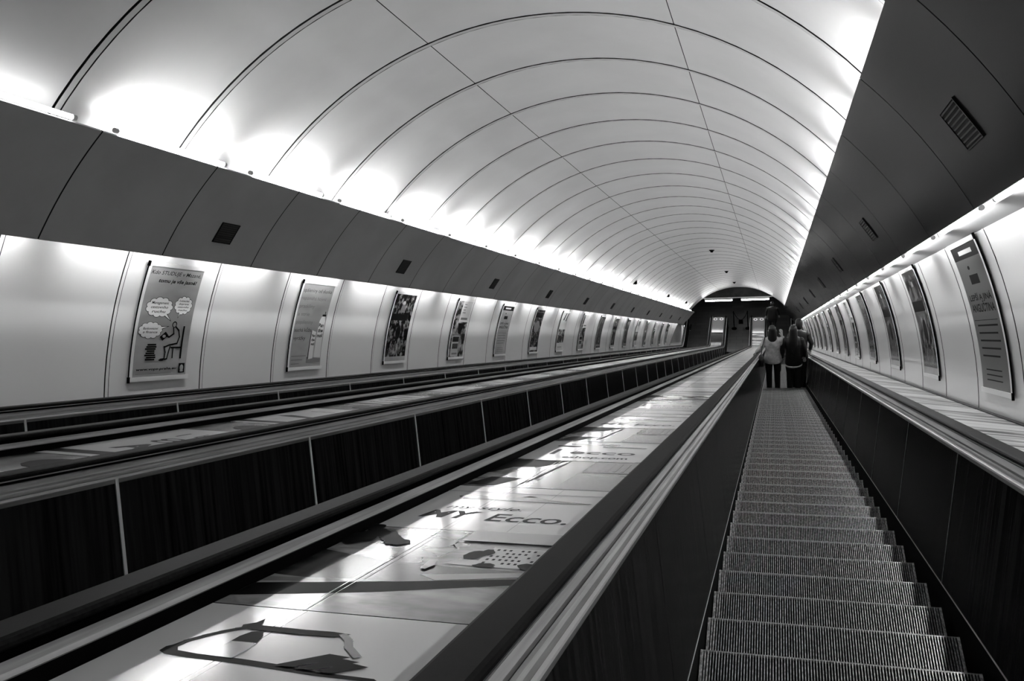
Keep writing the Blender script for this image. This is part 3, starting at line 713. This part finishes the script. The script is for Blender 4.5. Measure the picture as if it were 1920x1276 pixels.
def art_plank(A, W, H):
    A.rect(0, 0, W, H, 'plankl'); A.line([(0, H*.02), (W, H*.02)], .006, 'g10'); seams(A, W, H, 'g50')
    A.rect(W*.6, H*.3, W, H*.33, 'g30', 1)
def art_plank_dark(A, W, H):
    A.rect(0, 0, W, H, 'plank'); A.line([(0, H*.98), (W, H*.98)], .008, 'white'); seams(A, W, H, 'g50')
va, vb = -1.018, -.474
near_labels = ['white deck advert showing a strappy sandal, nearest to the viewer', 'photo deck advert of a sunlit town with a white building',
    'white deck advert reading MY Ecco with a dark shoe', 'photo deck advert with dark foliage on its left, beyond the shoe advert',
    'white deck advert reading ecco above eshop.com', ]
secs = [(.20, 1.518, art_sandal), (1.522, 2.252, art_photo_town), (2.256, 2.945, art_my), (2.95, 3.655, art_photo2), (3.66, 4.335, art_shop)]
s = 4.34; k = 0
while s < 46.3:
    secs.append((s, min(s+.70, 46.62), [art_photo2, art_my, art_plank, art_shop, art_photo_town, art_plank_dark, art_plank, art_plank_dark][k % 8] if s < 7.4 else [art_plank, art_plank_dark][k % 2])); s += .705; k += 1
for i, (a, b, fn) in enumerate(secs):
    if i < 5: lb = near_labels[i]
    else: lb = '%s deck advert beside the nearest escalator, number %d from the near end' % ('white' if fn in (art_my, art_shop) else 'streaky', i+1)
    ad(va, vb, a, b, fn, lb, 'adverts on the deck beside the nearest escalator')
def art_d1(k):
    def fn(A, W, H):
        A.rect(0, 0, W, H, 'photo2'); A.rect(0, 0, W, H*.04, 'white'); A.rect(0, H*.04, W, H*.10, 'g10'); A.rect(0, H*.10, W, H*.70, 'white')
        if k % 3 == 0:
            A.text('A', W*.50, H*.18, H*.11, 'g10', width=W*.34, bold=.05, align='c'); A.text('8', W*.50, H*.34, H*.11, 'g10', width=W*.30, align='c'); A.text('1 b', W*.50, H*.50, H*.09, 'g10', width=W*.34, align='c')
        elif k % 3 == 1:
            A.poly([(W*.1, H*.30), (W*.8, H*.24), (W*.85, H*.27), (W*.2, H*.36)], 'g10'); A.line([(W*.2, H*.55), (W*.8, H*.52)], .02, 'g30')
        else:
            for q in range(4): A.rect(W*.15, H*(.18+.12*q), W*(.9-.1*q), H*(.21+.12*q), 'g30')
        A.disc(W*.6, H*.86, W*.25, H*.08, 'g10', 9)
    return fn
s = 1.69; k = 2
while s < 45.0:
    fn = art_d1(k) if s < 12 else (art_plank if k % 2 else art_plank_dark)
    ad(D1[0]+.04, D1[1]-.04, s, s+1.41, fn, 'advert film on the middle-left deck, number %d from the near end' % (k-1), 'adverts on the deck left of the middle escalator', slope=.03, up=.032)
    s += 1.42; k += 1
s = 1.2; k = 0
while s < 45.2:
    L = [.62, .95, .5, .8][k % 4]
    ad(.925, 1.43, s, s+L, (lambda A, W, H: A.rect(0, 0, W, H, 'plankl')) if k % 2 == 0 else (lambda A, W, H: A.rect(0, 0, W, H, 'plank')),
       'wood grain film under the right wall, number %d from the near end' % (k+1), 'wood grain films on the right deck', slope=.081)
    s += L+.004; k += 1
# dark skirting line at the foot of both walls
for i, (x0, x1) in enumerate(((-4.90, -4.865), (1.425, 1.46))):
    q_ = .04 if i == 0 else .004
    mb = MB(); mb.sweep([(x0, .60+q_), (x0, .640+q_), (x1, .640+q_), (x1, .60+q_)], FR, 'dark'); o = tobj('baseboard_left' if i == 0 else 'baseboard_right', mb, kind='structure')

FRAME[0] = ORG
# ------------------------------------------------------------------ small ceiling sensors
for i, (v, s, w, lb) in enumerate(((-1.657, 26.75, 2.486, 'dark ceiling sensor on the vault crown, the nearest one'), (-1.677, 35.57, 2.487, 'dark ceiling sensor on the vault crown, the middle one'),
    (-1.685, 42.78, 2.487, 'dark ceiling sensor on the vault crown, the farthest one'), (-3.814, 26.45, 1.632, 'dark sensor low on the left side of the vault, the nearest one'),
    (-3.824, 35.08, 1.621, 'dark sensor low on the left side of the vault, the middle one'), (-3.814, 42.27, 1.631, 'dark sensor low on the left side of the vault, the farthest one'))):
    n = Vector((v-TC, 0, w-TW)).normalized(); p = Vector((v, s, w))
    mb = MB(); mb.bar(p, p-n*.02, .075, 'blackp', 14); mb.bar(p-n*.02, p-n*.07, .06, 'blackp', 14, r2=.03)
    tobj('ceiling_sensor', mb, tuple(p), label=lb, cat='sensor', group='sensors on the vault')

# ------------------------------------------------------------------ lower landing and hall (world axes)
def W3(v, s, w): p = T2W(v, s, w); return (p.x, p.y, p.z)
y_end = T2W(0, 45, WN).y                           # where the slope meets the floor
mb = MB(lambda p: (0, 0, 1 if p[2] > -.1 else -1)); mb.add([(-9, y_end+.95, 0), (5, y_end+.95, 0), (5, y_end+26, 0), (-9, y_end+26, 0)], [(0, 1, 2, 3)], 'floor')
mb.add([(-9, y_end+.95, -.3), (5, y_end+.95, -.3), (5, y_end+26, -.3), (-9, y_end+26, -.3)], [(3, 2, 1, 0)], 'stone')
o = wobj('floor', mb, kind='structure')
# end wall of the vault above the opening: arched lintel
mb = MB(lambda p: (0, -1 if p[1] < SEND+.1 else 1, -.01)); n = 40; top = []
wl = 1.98
for i in range(n+1):
    a = -lim+2*lim*i/n; x, _, z = ring_pt(RR+.05, a, 0); top.append((x, z))
for i in range(n):
    (x0, z0), (x1, z1) = top[i], top[i+1]
    if max(z0, z1) > wl: mb.add([(x0, SEND, min(wl, z0)), (x1, SEND, min(wl, z1)), (x1, SEND, z1), (x0, SEND, z0)], [(0, 1, 2, 3)], 'hall')
    if max(z0, z1) > wl: mb.add([(x0, SEND+.3, min(wl, z0)), (x1, SEND+.3, min(wl, z1)), (x1, SEND+.3, z1), (x0, SEND+.3, z0)], [(3, 2, 1, 0)], 'hall')
mb.add([(TC-1.75, SEND, wl), (TC+1.75, SEND, wl), (TC+1.75, SEND+.3, wl), (TC-1.75, SEND+.3, wl)], [(0, 1, 2, 3)], 'hall')
tobj('wall_end', mb, kind='structure')
mb = MB(); mb.box((TC-1.68, SEND-.05, wl-.03), (TC+1.68, SEND+.0, wl+.01), 'alu')
tobj('trim_3', mb, kind='structure')
for i, (x0, x1) in enumerate(((-3.288, -1.976), (-1.53, -.218))):
    t = tempty('ceiling_light', (x0, SEND, 1.86), label=('left' if i == 0 else 'right')+' one of the two lit tube lamps across the far end of the vault', cat='lamp', group='tube lamps across the far end')
    mb = MB(); mb.bar((x0, SEND-.06, 1.84), (x1, SEND-.06, 1.84), .03, 'tubee', 10); part(t, 'lamp_tube', mb, 'lit white tube')
    mb = MB(); mb.box((x0-.03, SEND-.09, 1.875), (x1+.03, SEND-.03, 1.95), 'cap'); part(t, 'lamp_housing', mb)
# hall box
yh = T2W(0, SEND, 0).y
mb = MB(lambda p: (0, -1, 0)); mb.add([(-9, y_end+26, 0), (5, y_end+26, 0), (5, y_end+26, 4.2), (-9, y_end+26, 4.2)], [(0, 1, 2, 3)], 'hall'); wobj('wall_back', mb, kind='structure')
mb = MB(lambda p: (0, 0, -1)); mb.add([(-9, y_end+2.2, 4.2), (5, y_end+2.2, 4.2), (5, y_end+26, 4.2), (-9, y_end+26, 4.2)], [(3, 2, 1, 0)], 'hall'); wobj('trim_4', mb, kind='structure')
for sx, x in ((-1, -5.05), (1, 1.62)):
    p = [W3(x, 50.5, -1.2), W3(x, 50.5, 2.6)]
    mb = MB(lambda p, q=-sx: (q, 0, 0)); y0 = T2W(0, 47.3, 0).y
    mb.add([(x, y0, -.02), (x, y_end+26, -.02), (x, y_end+26, 4.2), (x, y0, 4.2)], [(0, 1, 2, 3)], 'hall'); wobj('wall_hall_left' if sx < 0 else 'wall_hall_right', mb, kind='structure')
# concrete surround closing the sides of the tunnel end behind the bands
for sx in (-1, 1):
    mb = MB(lambda p: (0, -1, 0)); ins, outs = [], []
    for i in range(13):
        a = math.radians(47+46*i/12); ins.append((TC+sx*2.93*math.sin(a), TW+2.93*math.cos(a))); outs.append((TC+sx*3.35*math.sin(a), TW+3.35*math.cos(a)))
    for i in range(5):
        mb.add([(ins[i][0], SEND+.42, ins[i][1]), (ins[i+1][0], SEND+.42, ins[i+1][1]), (outs[i+1][0], SEND+.42, outs[i+1][1]), (outs[i][0], SEND+.42, outs[i][1])], [(0, 1, 2, 3)], 'hall')
    tobj('trim_%d' % (5 if sx < 0 else 6), mb, kind='structure')
# barrier with a sagging chain between the two escalator ends
px = (-1.93, -1.26); by = T2W(0, 45+.866*3.2, WN+1.6).y
for i, x in enumerate(px):
    t = bpy.data.objects.new('barrier_post', None); C.objects.link(t); t.location = (x, by, 0); t['_b'] = (x, by, 0)
    props(t, ('left' if i == 0 else 'right')+' dark post of the chain barrier on the lower landing', 'post', 'posts of the chain barrier')
    mb = MB(); mb.bar((x, by, 0), (x, by, .03), .13, 'blackp', 20); part(t, 'post_base', mb)
    mb = MB(); mb.bar((x, by, .03), (x, by, .96), .025, 'blackp', 12); mb.bar((x, by, .96), (x, by, 1.0), .035, 'blackp', 12, r2=.02); part(t, 'post_tube', mb)
mb = MB(); pts = []
for i in range(13):
    u = i/12; pts.append((px[0]+.02+(px[1]-px[0]-.04)*u, by, .92-.42*(1-(2*u-1)**2)))
mb.tube(pts, .014, 'blackp', 6); wobj('barrier_chain', mb, tuple(pts[0]), label='sagging dark chain between the two barrier posts on the lower landing', cat='chain')
mb = MB(); mb.box((-1.70, by-.012, .28), (-1.49, by+.006, .50), 'blackp'); wobj('hanging_sign', mb, (-1.6, by, .3), label='small black plate hanging from the middle of the chain', cat='sign')
# notice plates standing at the ends of the decks (round white pictograms)
FRAME[0] = ORGF
for i, v in enumerate(((D1[0]+D1[1])/2, (D2[0]+D2[1])/2)):
    hh = WD+(.035 if i == 0 else .002)
    s, w, ns, nw = FR[-1]; dd = (nw, -ns)
    def np_(a, l, h): return (v+a, s+dd[0]*l+ns*h, w+dd[1]*l+nw*h)
    t = tempty('notice_plate', np_(0, -.55, hh), label='grey plate with two round white signs at the end of the %s advert deck' % ('left' if i == 0 else 'right'), cat='sign', group='plates at the ends of the decks')
    mb = MB()
    vs = [np_(-.27, -1.55, hh+.012), np_(.27, -1.55, hh+.012), np_(.27, .0, hh+.012), np_(-.27, .0, hh+.012), np_(-.27, -1.55, hh-.0), np_(.27, -1.55, hh-.0), np_(.27, .0, hh-.0), np_(-.27, .0, hh-.0)]
    mb.add(vs, [(0,1,2,3),(7,6,5,4),(0,4,5,1),(1,5,6,2),(2,6,7,3),(3,7,4,0)], 'g50'); pl_ = part(t, 'plate', mb)
    for a in (-.15, .15):
        mb = MB(); n = 20
        mb.add([np_(a+.1*math.cos(2*PI*q/n), -.2+.13*math.sin(2*PI*q/n), hh+.015) for q in range(n)], [tuple(range(n))], 'white')
        mb.add([np_(a+.045*math.cos(2*PI*q/n), -.2+.06*math.sin(2*PI*q/n), hh+.017) for q in range(n)], [tuple(range(n))], 'g30'); part(pl_, 'round_sign', mb)
FRAME[0] = ORG
# lit poster case at the far end of the left wall
mb = MB(); p = W3(-4.98, 48.6, -.2)
mb.box((-4.95, p[1]-.1, .75), (-4.72, p[1]+.9, 2.0), 'blackp'); mb.box((-4.9, p[1]-.115, .82), (-4.76, p[1]-.1, 1.93), 'pw')
mb.box((-4.725, p[1]-.02, .82), (-4.71, p[1]+.82, 1.93), 'pw'); mb.box((-4.712, p[1]+.1, 1.0), (-4.705, p[1]+.7, 1.25), 'g30')
wobj('display_case', mb, (-4.85, p[1], .75), label='white poster display case on the wall past the left escalator end', cat='display')

# ------------------------------------------------------------------ people
def skin_obj(name, chain, m, parent=None, sub=2, label=None):
    # chain: list of (parent_index, (x,y,z), r or (rx,ry))
    me = bpy.data.meshes.new(name); vs = [c[1] for c in chain]; es = [(c[0], i) for i, c in enumerate(chain) if c[0] is not None]
    me.from_pydata(vs, es, []); o = bpy.data.objects.new(name, me); C.objects.link(o)
    sk = o.modifiers.new('skin', 'SKIN'); sk.use_smooth_shade = True; sk.use_x_symmetry = False; sk.branch_smoothing = .6
    for i, c in enumerate(chain):
        r = c[2] if isinstance(c[2], tuple) else (c[2], c[2]); me.skin_vertices[0].data[i].radius = r; me.skin_vertices[0].data[i].use_root = (i == 0)
    sb = o.modifiers.new('sub', 'SUBSURF'); sb.levels = sub; sb.render_levels = sub
    bpy.context.view_layer.update()
    m2 = bpy.data.meshes.new_from_object(o.evaluated_get(bpy.context.evaluated_depsgraph_get()))
    o.modifiers.clear(); o.data = m2; m2.name = name; m2.materials.clear(); m2.materials.append(M[m])
    for p in m2.polygons: p.use_smooth = True
    if parent: o.parent = parent
    if label: o['label'] = label
    return o
def hand(chain, wrist, pos, d, side):
    """palm, four fingers and a thumb, slightly curled; d = pointing direction"""
    d = Vector(d).normalized(); up = Vector((0, 0, 1)) if abs(d.z) < .8 else Vector((0, 1, 0)); a = d.cross(up).normalized(); b = a.cross(d)
    p = Vector(pos); chain.append((wrist, tuple(p+d*.05), (.034, .02))); palm = len(chain)-1
    for k, (off, ln) in enumerate(((-.027, .062), (-.009, .072), (.009, .068), (.027, .054))):
        chain.append((palm, tuple(p+d*.095+a*off), .0095)); q = len(chain)-1
        chain.append((q, tuple(p+d*(.095+ln*.55)+a*off-b*.008), .0085)); q = len(chain)-1
        chain.append((q, tuple(p+d*(.095+ln*.9)+a*off-b*.028), .007))
    chain.append((wrist, tuple(p+d*.035+a*side*.035), .012)); q = len(chain)-1
    chain.append((q, tuple(p+d*.07+a*side*.052-b*.01), .0095))
def person(px, py, pz, H, look, label, group, arms, stance=.09, wid=1., hair='short', top='jacket', long_jacket=False, turn=0.):
    k = H/1.7; root = bpy.data.objects.new('person', None); C.objects.link(root); root.location = (px, py, pz); root.rotation_euler = (0, 0, turn); root.empty_display_size = .2
    props(root, label, 'person', group)
    Z = lambda z: z*k
    st = stance
    legs = []
    ch = [(None, (0, 0, Z(.93)), (.125*wid, .095)), (0, (0, .005, Z(1.06)), (.115*wid, .082)), (1, (0, -.005, Z(1.22)), (.135*wid, .092)), (2, (0, -.01, Z(1.36)), (.13*wid, .085)),
          (3, (0, 0, Z(1.44)), (.055, .052)), (4, (0, .015, Z(1.50)), .047), (5, (0, .02, Z(1.565)), (.068, .078)), (6, (0, .02, Z(1.64)), (.07, .084)), (7, (0, .015, Z(1.675)), (.045, .055))]
    for sx in (-1, 1):
        i = len(ch)
        ch += [(0, (sx*.085, 0, Z(.86)), .078), (i, (sx*.09, .01, Z(.66)), .068), (i+1, (sx*st, .015, Z(.48)), .054), (i+2, (sx*st, -.01, Z(.32)), .052), (i+3, (sx*st, -.015, Z(.1)), .034),
               (i+4, (sx*st, .0, Z(.045)), .036), (i+5, (sx*(st+.01), .13, .032), (.036, .026))]
        el, wr = arms[0 if sx < 0 else 1]
        j = len(ch)
        sh = (sx*.165*wid, -.005, Z(1.37))
        ch += [(3, sh, .052), (j, tuple((Vector(sh)+Vector(el))/2), .043), (j+1, el, .036), (j+2, tuple((Vector(el)+Vector(wr))/2), .033), (j+3, wr, .024)]
        hand(ch, j+4, wr, Vector(wr)-Vector(el), -sx)
    bd = skin_obj('body', ch, 'skin', root)
    # face: nose, eyes, mouth and ears
    fc = MB(); hz = Z(1.60)
    fc.bar((0, .095, hz+.02), (0, .118, hz-.012), .008, 'skin', 8, r2=.014)
    for sx in (-1, 1):
        fc.bar((sx*.028, .085, hz+.022), (sx*.028, .098, hz+.022), .010, 'white', 10, r2=.006); fc.bar((sx*.028, .096, hz+.022), (sx*.028, .1, hz+.022), .005, 'ink', 8)
        fc.bar((sx*.072, .01, hz), (sx*.084, .005, hz+.005), .026, 'skin', 10, r2=.02)
    fc.box((-.022, .088, hz-.045), (.022, .098, hz-.038), 'ink2')
    o = bpy.data.objects.new('face', fc.mesh('face')); C.objects.link(o); o.parent = bd
    # clothes: lofted cloth surfaces over the body
    def loft(mb, rings, m, n=20):
        vs = []
        for (x, y, z, rx, ry) in rings: vs += [(x+rx*math.cos(2*PI*i/n), y+ry*math.sin(2*PI*i/n), z) for i in range(n)]
        K = len(rings)
        mb.add(vs, [(a*n+i, a*n+(i+1) % n, (a+1)*n+(i+1) % n, (a+1)*n+i) for a in range(K-1) for i in range(n)]+[tuple(range(n))[::-1], tuple(range((K-1)*n, K*n))], m, True)
    def limb(mb, pts, m, n=12):
        for (p, r0), (q, r1) in zip(pts, pts[1:]): mb.bar(p, q, r0, m, n, r2=r1)
        for (p, r0) in pts[1:-1]:
            for k2 in range(6):
                t0, t1 = PI*k2/6-PI/2, PI*(k2+1)/6-PI/2
                mb.bar(Vector(p)+Vector((0, 0, r0*math.sin(t0))), Vector(p)+Vector((0, 0, r0*math.sin(t1))), max(.001, r0*math.cos(t0)), m, n, r2=max(.001, r0*math.cos(t1)), caps=False)
    def child(name, mb, label=None):
        o = bpy.data.objects.new(name, mb.mesh(name)); C.objects.link(o); o.parent = root
        if label: o['label'] = label
        return o
    mb = MB(); w_ = wid
    loft(mb, [(0, 0, Z(.80), .16*w_, .115), (0, 0, Z(.86), .172*w_, .122), (0, 0, Z(.95), .165*w_, .115), (0, 0, Z(1.04), .145*w_, .105)], 'trous')
    for sx in (-1, 1):
        loft(mb, [(sx*st, .0, Z(.055), .062, .07), (sx*st, -.005, Z(.12), .06, .068), (sx*st, -.01, Z(.32), .066, .07), (sx*st, .008, Z(.5), .068, .074), (sx*.092, .01, Z(.66), .083*w_, .085), (sx*.085, .005, Z(.80), .086*w_, .108), (sx*.075, 0, Z(.9), .075*w_, .1)], 'trous')
    child('trousers', mb, 'dark trousers')
    for sx in (-1, 1):
        skin_obj('shoe', [(None, (sx*st, -.055, .035), (.038, .032)), (0, (sx*st, .03, .04), (.042, .036)), (1, (sx*(st+.008), .14, .03), (.042, .024))], 'blackp', root)
    hem = .74 if long_jacket else .80
    mb = MB(); flare = 1.12 if top == 'shirt' else 1.0
    loft(mb, [(0, 0, Z(hem), .178*w_*flare, .13), (0, 0, Z(hem+.02), .182*w_*flare, .134), (0, 0, Z(.95), .172*w_*flare, .128), (0, 0, Z(1.08), .158*w_, .118), (0, -.005, Z(1.2), .166*w_, .118), (0, -.01, Z(1.3), .185*w_, .12),
              (0, -.01, Z(1.37), .19*w_, .108), (0, -.008, Z(1.415), .155*w_, .09), (0, 0, Z(1.445), .09, .07), (0, .003, Z(1.475), .062, .06)], top)
    for sx in (-1, 1):
        el, wr = arms[0 if sx < 0 else 1]; sh = Vector((sx*.165*w_, -.008, Z(1.365))); w2 = Vector(el)*.1+Vector(wr)*.9
        limb(mb, [(sh-Vector((sx*.10, 0, -.0)), .05), (sh-Vector((0, 0, .004)), .069), (tuple((sh+Vector(el))/2), .06), (Vector(el), .054), (w2, .043)], top)
    child('jacket' if top == 'jacket' else 'top', mb)
    if long_jacket and hair == 'long':
        mb = MB(); loft(mb, [(0, 0, Z(.70), .182*w_, .134), (0, 0, Z(.745), .184*w_, .136)], 'shirt'); child('shirt_hem', mb, 'pale shirt hem below the jacket')
    mb = MB()
    cap = [(0, -.004, Z(1.735), .02, .02), (0, -.004, Z(1.728), .045, .05), (0, -.006, Z(1.71), .065, .075), (0, -.01, Z(1.68), .079, .088), (0, -.014, Z(1.64), .084, .088)]
    if hair == 'long': cap += [(0, -.025, Z(1.58), .088, .078), (0, -.045, Z(1.50), .092, .062), (0, -.075, Z(1.42), .10, .05), (0, -.105, Z(1.32), .095, .036), (0, -.115, Z(1.2), .08, .03), (0, -.115, Z(1.1), .05, .02), (0, -.112, Z(1.06), .02, .01)]
    elif hair == 'bob': cap += [(0, -.022, Z(1.58), .09, .082), (0, -.035, Z(1.50), .098, .068), (0, -.055, Z(1.43), .098, .055), (0, -.07, Z(1.38), .085, .045), (0, -.075, Z(1.345), .05, .025)]
    else: cap += [(0, -.03, Z(1.59), .076, .066), (0, -.04, Z(1.545), .062, .045), (0, -.04, Z(1.52), .045, .03)]
    loft(mb, cap[::-1], 'hair'); child('hair', mb, 'dark hair')
    return root
# snap to a step: tread of the step whose nosing is at s
def on_step(s, v):
    k = round((s-3.53)/.41); sn = 3.53+.41*k; p = ORGF @ Vector((v, sn, WN)); return (p.x, p.y-.17, p.z)
x, y, z = on_step(22.3, -.02)
p1 = person(x, y, z, 1.70, 0, 'person in a light loose top with dark shoulder-length hair, standing on the left', 'people riding the nearest escalator',
            [((-.27, .0, 1.14), (-.36, .14, .97)), ((.26, .05, 1.14), (.21, .24, 1.34))], hair='bob', top='shirt', wid=.98)
xa, ya, za = x, y, z
x, y, z = on_step(22.3, .43)
p2 = person(x, y, z, 1.70, 0, 'person in a black jacket with very long dark hair, standing on the right', 'people riding the nearest escalator',
            [((-.24, .0, 1.12), (-.25, .06, .86)), ((.24, .0, 1.12), (.24, .08, .88))], hair='long', top='jacket', wid=1.02, long_jacket=True)
xb, yb, zb = x, y, z
x, y, z = on_step(23.0, .56)
p3 = person(x, y, z, 1.87, 0, 'tall person with short dark hair and dark jacket, half hidden beyond the long-haired one', 'people riding the nearest escalator',
            [((-.25, .05, 1.2), (-.22, .15, .98)), ((.27, .02, 1.26), (.25, .16, 1.02))], hair='short', top='jacket', wid=1.1)
yl = y_end+2.75
p4 = person(-.06, yl, 0, 1.68, 0, 'person in dark clothes walking away on the lower landing past the escalator end', 'people on the lower landing',
            [((-.29, .0, 1.16), (-.32, .05, .92)), ((.30, .0, 1.16), (.31, .08, .92))], hair='short', top='jacket', wid=1.35, long_jacket=True)
# bags
def bag(bx, by_, bz, w, h, d, strap, lab, group):
    t = bpy.data.objects.new('shoulder_bag', None); C.objects.link(t); t.location = (bx, by_, bz); t['_b'] = (bx, by_, bz); props(t, lab, 'bag', group)
    mb = MB(); n = 16; rings_ = []
    for (zz, f) in ((0, .8), (.03, 1.), (h*.5, 1.02), (h*.85, .85), (h, .6)):
        rings_.append([(bx+w/2*f*(abs(math.cos(2*PI*i/n))**.6)*(1 if math.cos(2*PI*i/n) > 0 else -1), by_+d/2*f*(abs(math.sin(2*PI*i/n))**.6)*(1 if math.sin(2*PI*i/n) > 0 else -1), bz+zz) for i in range(n)])
    vs = sum(rings_, []); fs = [(a*n+i, a*n+(i+1) % n, (a+1)*n+(i+1) % n, (a+1)*n+i) for a in range(len(rings_)-1) for i in range(n)]+[tuple(range(n))[::-1], tuple(range((len(rings_)-1)*n, len(rings_)*n))]
    mb.add(vs, fs, 'bagm', True); part(t, 'bag_body', mb)
    mb = MB(); mb.tube(strap, .012, 'bagm', 6); part(t, 'strap', mb)
bag(xa-.255, ya-.20, za+.84, .13, .22, .28, [(xa-.255, ya-.28, za+1.12), (xa-.22, ya-.16, za+1.3), (xa-.16, ya-.02, za+1.46), (xa-.22, ya+.0, za+1.32), (xa-.255, ya-.12, za+1.12)], 'black shoulder bag hanging at the left side of the person in the light top', 'bags')
bag(xb-.33, yb+.1, zb+.52, .12, .26, .26, [(xb-.33, yb-.0, zb+.77), (xb-.28, yb+.05, zb+.85), (xb-.26, yb+.09, zb+.84), (xb-.28, yb+.13, zb+.85), (xb-.33, yb+.2, zb+.77)], 'dark bag held low between the two people on the step', 'bags')
# remove helper properties
for o in bpy.data.objects:
    if '_b' in o: del o['_b']
